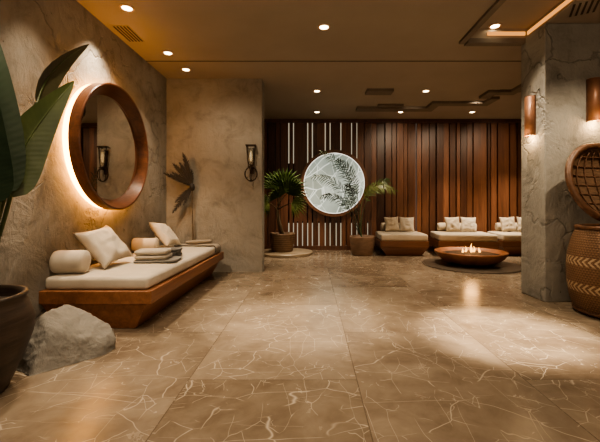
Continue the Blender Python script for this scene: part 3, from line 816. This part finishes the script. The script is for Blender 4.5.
# green leaf bending to the mirror
blade([at(10, 198, 2.12), at(10, 160, 2.14), at(40, 118, 2.2), at(74, 81, 2.28)], 0, .125, M['strelC'], .16, [b0 + Vector((.06, .04, 0)), at(0, 240, 2.12), at(10, 198, 2.12)])
# olive leaf behind, seen edge on
blade([at(37, 104, 2.3), at(43, 76, 2.36), at(60, 60, 2.42), at(89, 44, 2.5)], 48, .085, M['strelB'], .3, [b0 + Vector((.0, .1, 0)), at(8, 190, 2.2), at(18, 132, 2.25), at(37, 104, 2.3)])

# ------------------------------------------------------------------ fan palm on podium
pod = obj('podium', lathe(bmesh.new(), [(0, 0), (.61, 0), (.62, .01), (.62, .055), (.61, .065), (0, .065)], 72), M['podium'], None)
pod.location = (-.58, 8.06, 0); tag(pod, 'low round pale stone podium under the left potted palm', 'podium')
def pot(label, loc, r, h, mat):
    t = thing('plant_pot', label, 'pot', loc)
    obj('pot_body', lathe(bmesh.new(), [(0, 0), (r * .78, 0), (r * .84, h * .06), (r * .96, h * .55), (r, h * .92), (r, h), (r * .92, h), (r * .9, h * .85), (0, h * .84)], 48), mat, t, True)
    obj('soil', lathe(bmesh.new(), [(0, h * .88), (r * .6, h * .875), (r * .89, h * .86), (0, h * .845)], 24), M['soil'], t, True)
    return t
pot('woven brown pot on the round podium holding the fan palm', (-.66, 8.06, .065), .29, .42, M['pot'])
fp = thing('fan_palm', 'fan palm with pleated leaves in the podium pot, left of round window', 'palm', (-.66, 8.06, .065 + .36))
def fan(base, ctrl, hubp, fd, R, spread, mat, n=13):
    """petiole plus pleated fan; fd is the direction the fan points"""
    st = bez([base, ctrl, hubp], 10)
    obj('frond_stalk', tube(bmesh.new(), st, [.016 - .008 * i / 10 for i in range(11)], 6), M['palmstem'], fp, True)
    bm = bmesh.new(); fd = Vector(fd).normalized(); view = Vector((0.1, -1, .15)); s = fd.cross(view).normalized(); nn = s.cross(fd)
    hubp = Vector(hubp)
    for i in range(n):
        a = spread * (i / (n - 1) - .5); L = R * (1 - .22 * abs(a / spread * 2) ** 2) * random.uniform(.92, 1.05)
        d = fd * math.cos(a) + s * math.sin(a); t_ = -fd * math.sin(a) + s * math.cos(a); w = L * spread / n * .62
        mid = hubp + d * L * .6 + nn * .03; tip = hubp + d * L + Vector((0, 0, -.16 * L)) + nn * .02
        pl = nn * (.4 * w)
        v = [bm.verts.new(q) for q in (hubp, mid - t_ * w * .55 - pl, mid + pl, mid + t_ * w * .55 - pl, tip)]
        bm.faces.new((v[0], v[1], v[2])); bm.faces.new((v[0], v[2], v[3])); bm.faces.new((v[1], v[4], v[2])); bm.faces.new((v[2], v[4], v[3]))
    obj('frond', bm, mat, fp)
obj('trunk', tube(bmesh.new(), bez([(0, 0, 0), (-.06, 0, .25), (-.14, 0, .5), (-.10, 0, .72)], 10), [.05, .055, .05, .048, .045, .042, .04, .036, .03, .026, .02], 10), M['palmstem'], fp, True)
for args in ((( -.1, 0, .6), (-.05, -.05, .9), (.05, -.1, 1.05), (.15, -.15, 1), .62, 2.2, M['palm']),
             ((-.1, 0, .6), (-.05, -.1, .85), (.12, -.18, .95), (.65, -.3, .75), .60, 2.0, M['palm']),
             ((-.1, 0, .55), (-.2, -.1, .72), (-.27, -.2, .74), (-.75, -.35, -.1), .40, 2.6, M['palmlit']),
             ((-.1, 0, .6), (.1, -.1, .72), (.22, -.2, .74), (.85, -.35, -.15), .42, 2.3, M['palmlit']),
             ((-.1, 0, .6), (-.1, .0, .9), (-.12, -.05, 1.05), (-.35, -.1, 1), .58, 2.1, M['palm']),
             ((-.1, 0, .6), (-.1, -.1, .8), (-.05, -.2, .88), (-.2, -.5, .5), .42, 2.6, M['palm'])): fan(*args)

# ------------------------------------------------------------------ feather palm at the right of the window
pot('plain brown clay pot on the floor beside the lounge bed, holding the feather palm', (1.16, 7.92, 0), .285, .43, M['pot2'])
ap = thing('feather_palm', 'feather palm with arching fronds across the round window', 'palm', (1.16, 7.92, .37))
O = Vector((1.16, 7.92, .37))
def frond(pts, lw, stalk_frac=.3, n=36, mat=None, droop=.5, wd=.011):
    c = bez([Vector(p) - O for p in pts], n); bm = bmesh.new()
    tube(bm, c, [.011 * (1 - .85 * i / n) for i in range(n + 1)], 5)
    for i in range(int(n * stalk_frac), n + 1):
        k = (i / n - stalk_frac) / (1 - stalk_frac); d = (c[min(i + 1, n)] - c[max(i - 1, 0)]).normalized()
        s = d.cross(Vector((0, -1, .3))).normalized(); L = lw * (.4 + .6 * math.sin(PI * min(1, k * .85 + .12))) * random.uniform(.8, 1.1)
        for sg in (-1, 1):
            if random.random() < .12: continue
            dd = (s * sg * .75 + d * 1.0 + Vector((0, random.uniform(-.5, .2), -.35))).normalized()
            t_ = (d - dd * d.dot(dd)).normalized() * wd; p = c[i] + d * random.uniform(-.012, .012); q1 = p + dd * L * .5; q2 = p + dd * L + Vector((0, 0, -droop * L * .5))
            v = [bm.verts.new(x) for x in (p - t_ * .6, p + t_ * .6, q1 + t_, q1 - t_, q2)]
            bm.faces.new((v[0], v[1], v[2], v[3])); bm.faces.new((v[3], v[2], v[4]))
    obj('frond', bm, mat or M['palm'], ap)
base = Vector((1.15, 7.90, .40))
frond([base, at(356, 212, 8.1), at(352, 160, 8.2), at(322, 152, 8.25)], .24, .42, mat=M['palmshade'])
frond([base, at(352, 222, 8.1), at(352, 176, 8.1), at(314, 176, 8.1)], .24, .42, mat=M['palmshade'])
frond([base, at(350, 222, 8.0), at(348, 190, 8.0), at(322, 196, 7.95)], .20, .42, mat=M['palmshade'])
frond([base, at(358, 208, 8.05), at(360, 172, 8.1), at(338, 160, 8.15)], .24, .48, mat=M['palmshade'])
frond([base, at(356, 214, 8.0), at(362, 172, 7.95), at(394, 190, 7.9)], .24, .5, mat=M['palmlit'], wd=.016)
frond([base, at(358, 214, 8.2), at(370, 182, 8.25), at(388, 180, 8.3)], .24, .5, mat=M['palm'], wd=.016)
frond([base, at(352, 215, 8.0), at(356, 188, 7.9), at(346, 186, 7.75)], .2, .5, mat=M['palmshade'])

# ------------------------------------------------------------------ light
W = (1, .80, .56)
spot((-2.2, 3.9, H - .03), 280, 95, .8, W, (-1.75, 4.1, 0))              # over the daybed
spot((-2.1, 3.0, H - .03), 120, 80, .8, W, (-1.7, 3.1, 0))
for (p, lab) in DL:
    pass
spot((-2.0, 4.9, H - .03), 100, 62, .8, W, (-2.1, 5.2, 0))
spot((-1.2, 4.6, H - .03), 60, 100, .9, W, (-1.5, 5.9, 1.0))
spot((-.1, 3.45, H - .03), 560, 42, .9, W, (.0, 3.6, 0))
spot((.13, 4.15, H - .03), 300, 66, .9, W, (.1, 4.3, 0))
spot((1.75, 3.1, H - .03), 2300, 32, .9, W, (1.75, 3.15, 0))
spot((-.4, 2.2, H - .03), 190, 70, .9, W, (-.6, 2.3, 0))
spot((.8, 2.2, H - .03), 190, 75, .9, W, (.8, 2.2, 0))
spot((.12, 6.5, H - .03), 300, 66, .9, W, (.1, 6.5, 0))
spot((.12, 7.9, H - .03), 200, 66, .9, W, (.1, 8.1, 0))
spot((2.15, 6.5, H - .03), 330, 66, .9, W, (2.1, 6.5, 0))
spot((1.75, 7.1, H - .03), 160, 40, .8, W, (1.35, 7.95, 1.2))  # added spot without a fixture, brightens the feather palm
spot((2.0, 7.7, H - .03), 600, 62, .9, W, (2.0, 8.1, .3))
spot((3.55, 7.7, H - .03), 600, 62, .9, W, (3.4, 8.1, .3))
spot((5.0, 7.7, H - .03), 600, 62, .9, W, (4.9, 8.2, .3))
spot((3.1, 5.4, H - .03), 200, 70, .9, W, (3.0, 5.9, 0))
spot((2.35, 4.1, H + .07), 120, 80, .9, W, (2.35, 4.0, 0))
spot((3.2, 2.8, H - .03), 170, 80, .9, W, (3.0, 3.9, .9))  # added spot without a fixture, lifts the pillar front
point((3.0, 6.55, .55), 9, (1, .5, .16), .12)

spot((-1.1, 1.5, H - .03), 130, 70, .8, W, (-1.9, 2.2, 1.2))  # added spot without a fixture, brightens the broad leaves
spot((-.7, 7.4, H - .03), 200, 60, .8, W, (-.65, 8.0, 1.0))  # added spot without a fixture, brightens the fan palm
for x_ in (2.2, 3.4, 4.6): spot((x_, 6.9, H - .03), 85, 80, .9, W, (x_, 8.75, 1.9))  # added wash without fixtures, brightens the slatted wall
spot((1.1, 3.6, H - .03), 160, 60, .9, W, (2.74, 4.35, 1.1))  # added spot without a fixture, lifts the side of the pillar
w = bpy.data.worlds.new('world'); bpy.context.scene.world = w; w.use_nodes = True
w.node_tree.nodes['Background'].inputs[0].default_value = (1, .8, .6, 1); w.node_tree.nodes['Background'].inputs[1].default_value = .05

# large, dim area light behind the camera, in place of soft warm bounce
def area(loc, size, energy, col, rot=(0, 0, 0)):
    l = bpy.data.lights.new('area', 'AREA'); l.shape = 'RECTANGLE'; l.size, l.size_y = size; l.energy = energy; l.color = col
    o = bpy.data.objects.new('area_light', l); C.objects.link(o); o.location = loc; o.rotation_euler = rot; return o
area((1.2, -1.6, 2.2), (5, 1.6), 60, (1, .76, .52), (math.radians(68), 0, 0))

# ------------------------------------------------------------------ camera
cam = bpy.data.cameras.new('camera'); co = bpy.data.objects.new('camera', cam); C.objects.link(co)
co.location = (0, 0, CH); co.rotation_euler = (PI / 2, 0, 0)
cam.sensor_fit = 'HORIZONTAL'; cam.sensor_width = 36; cam.lens = 36 * F / 600
cam.shift_x = -11 / 600; cam.shift_y = -17 / 600
cam.clip_start = .02
S = bpy.context.scene; S.camera = co
S.view_settings.view_transform = 'AgX'
try: S.view_settings.look = 'AgX - Medium High Contrast'
except Exception: pass
S.view_settings.exposure = 0.15
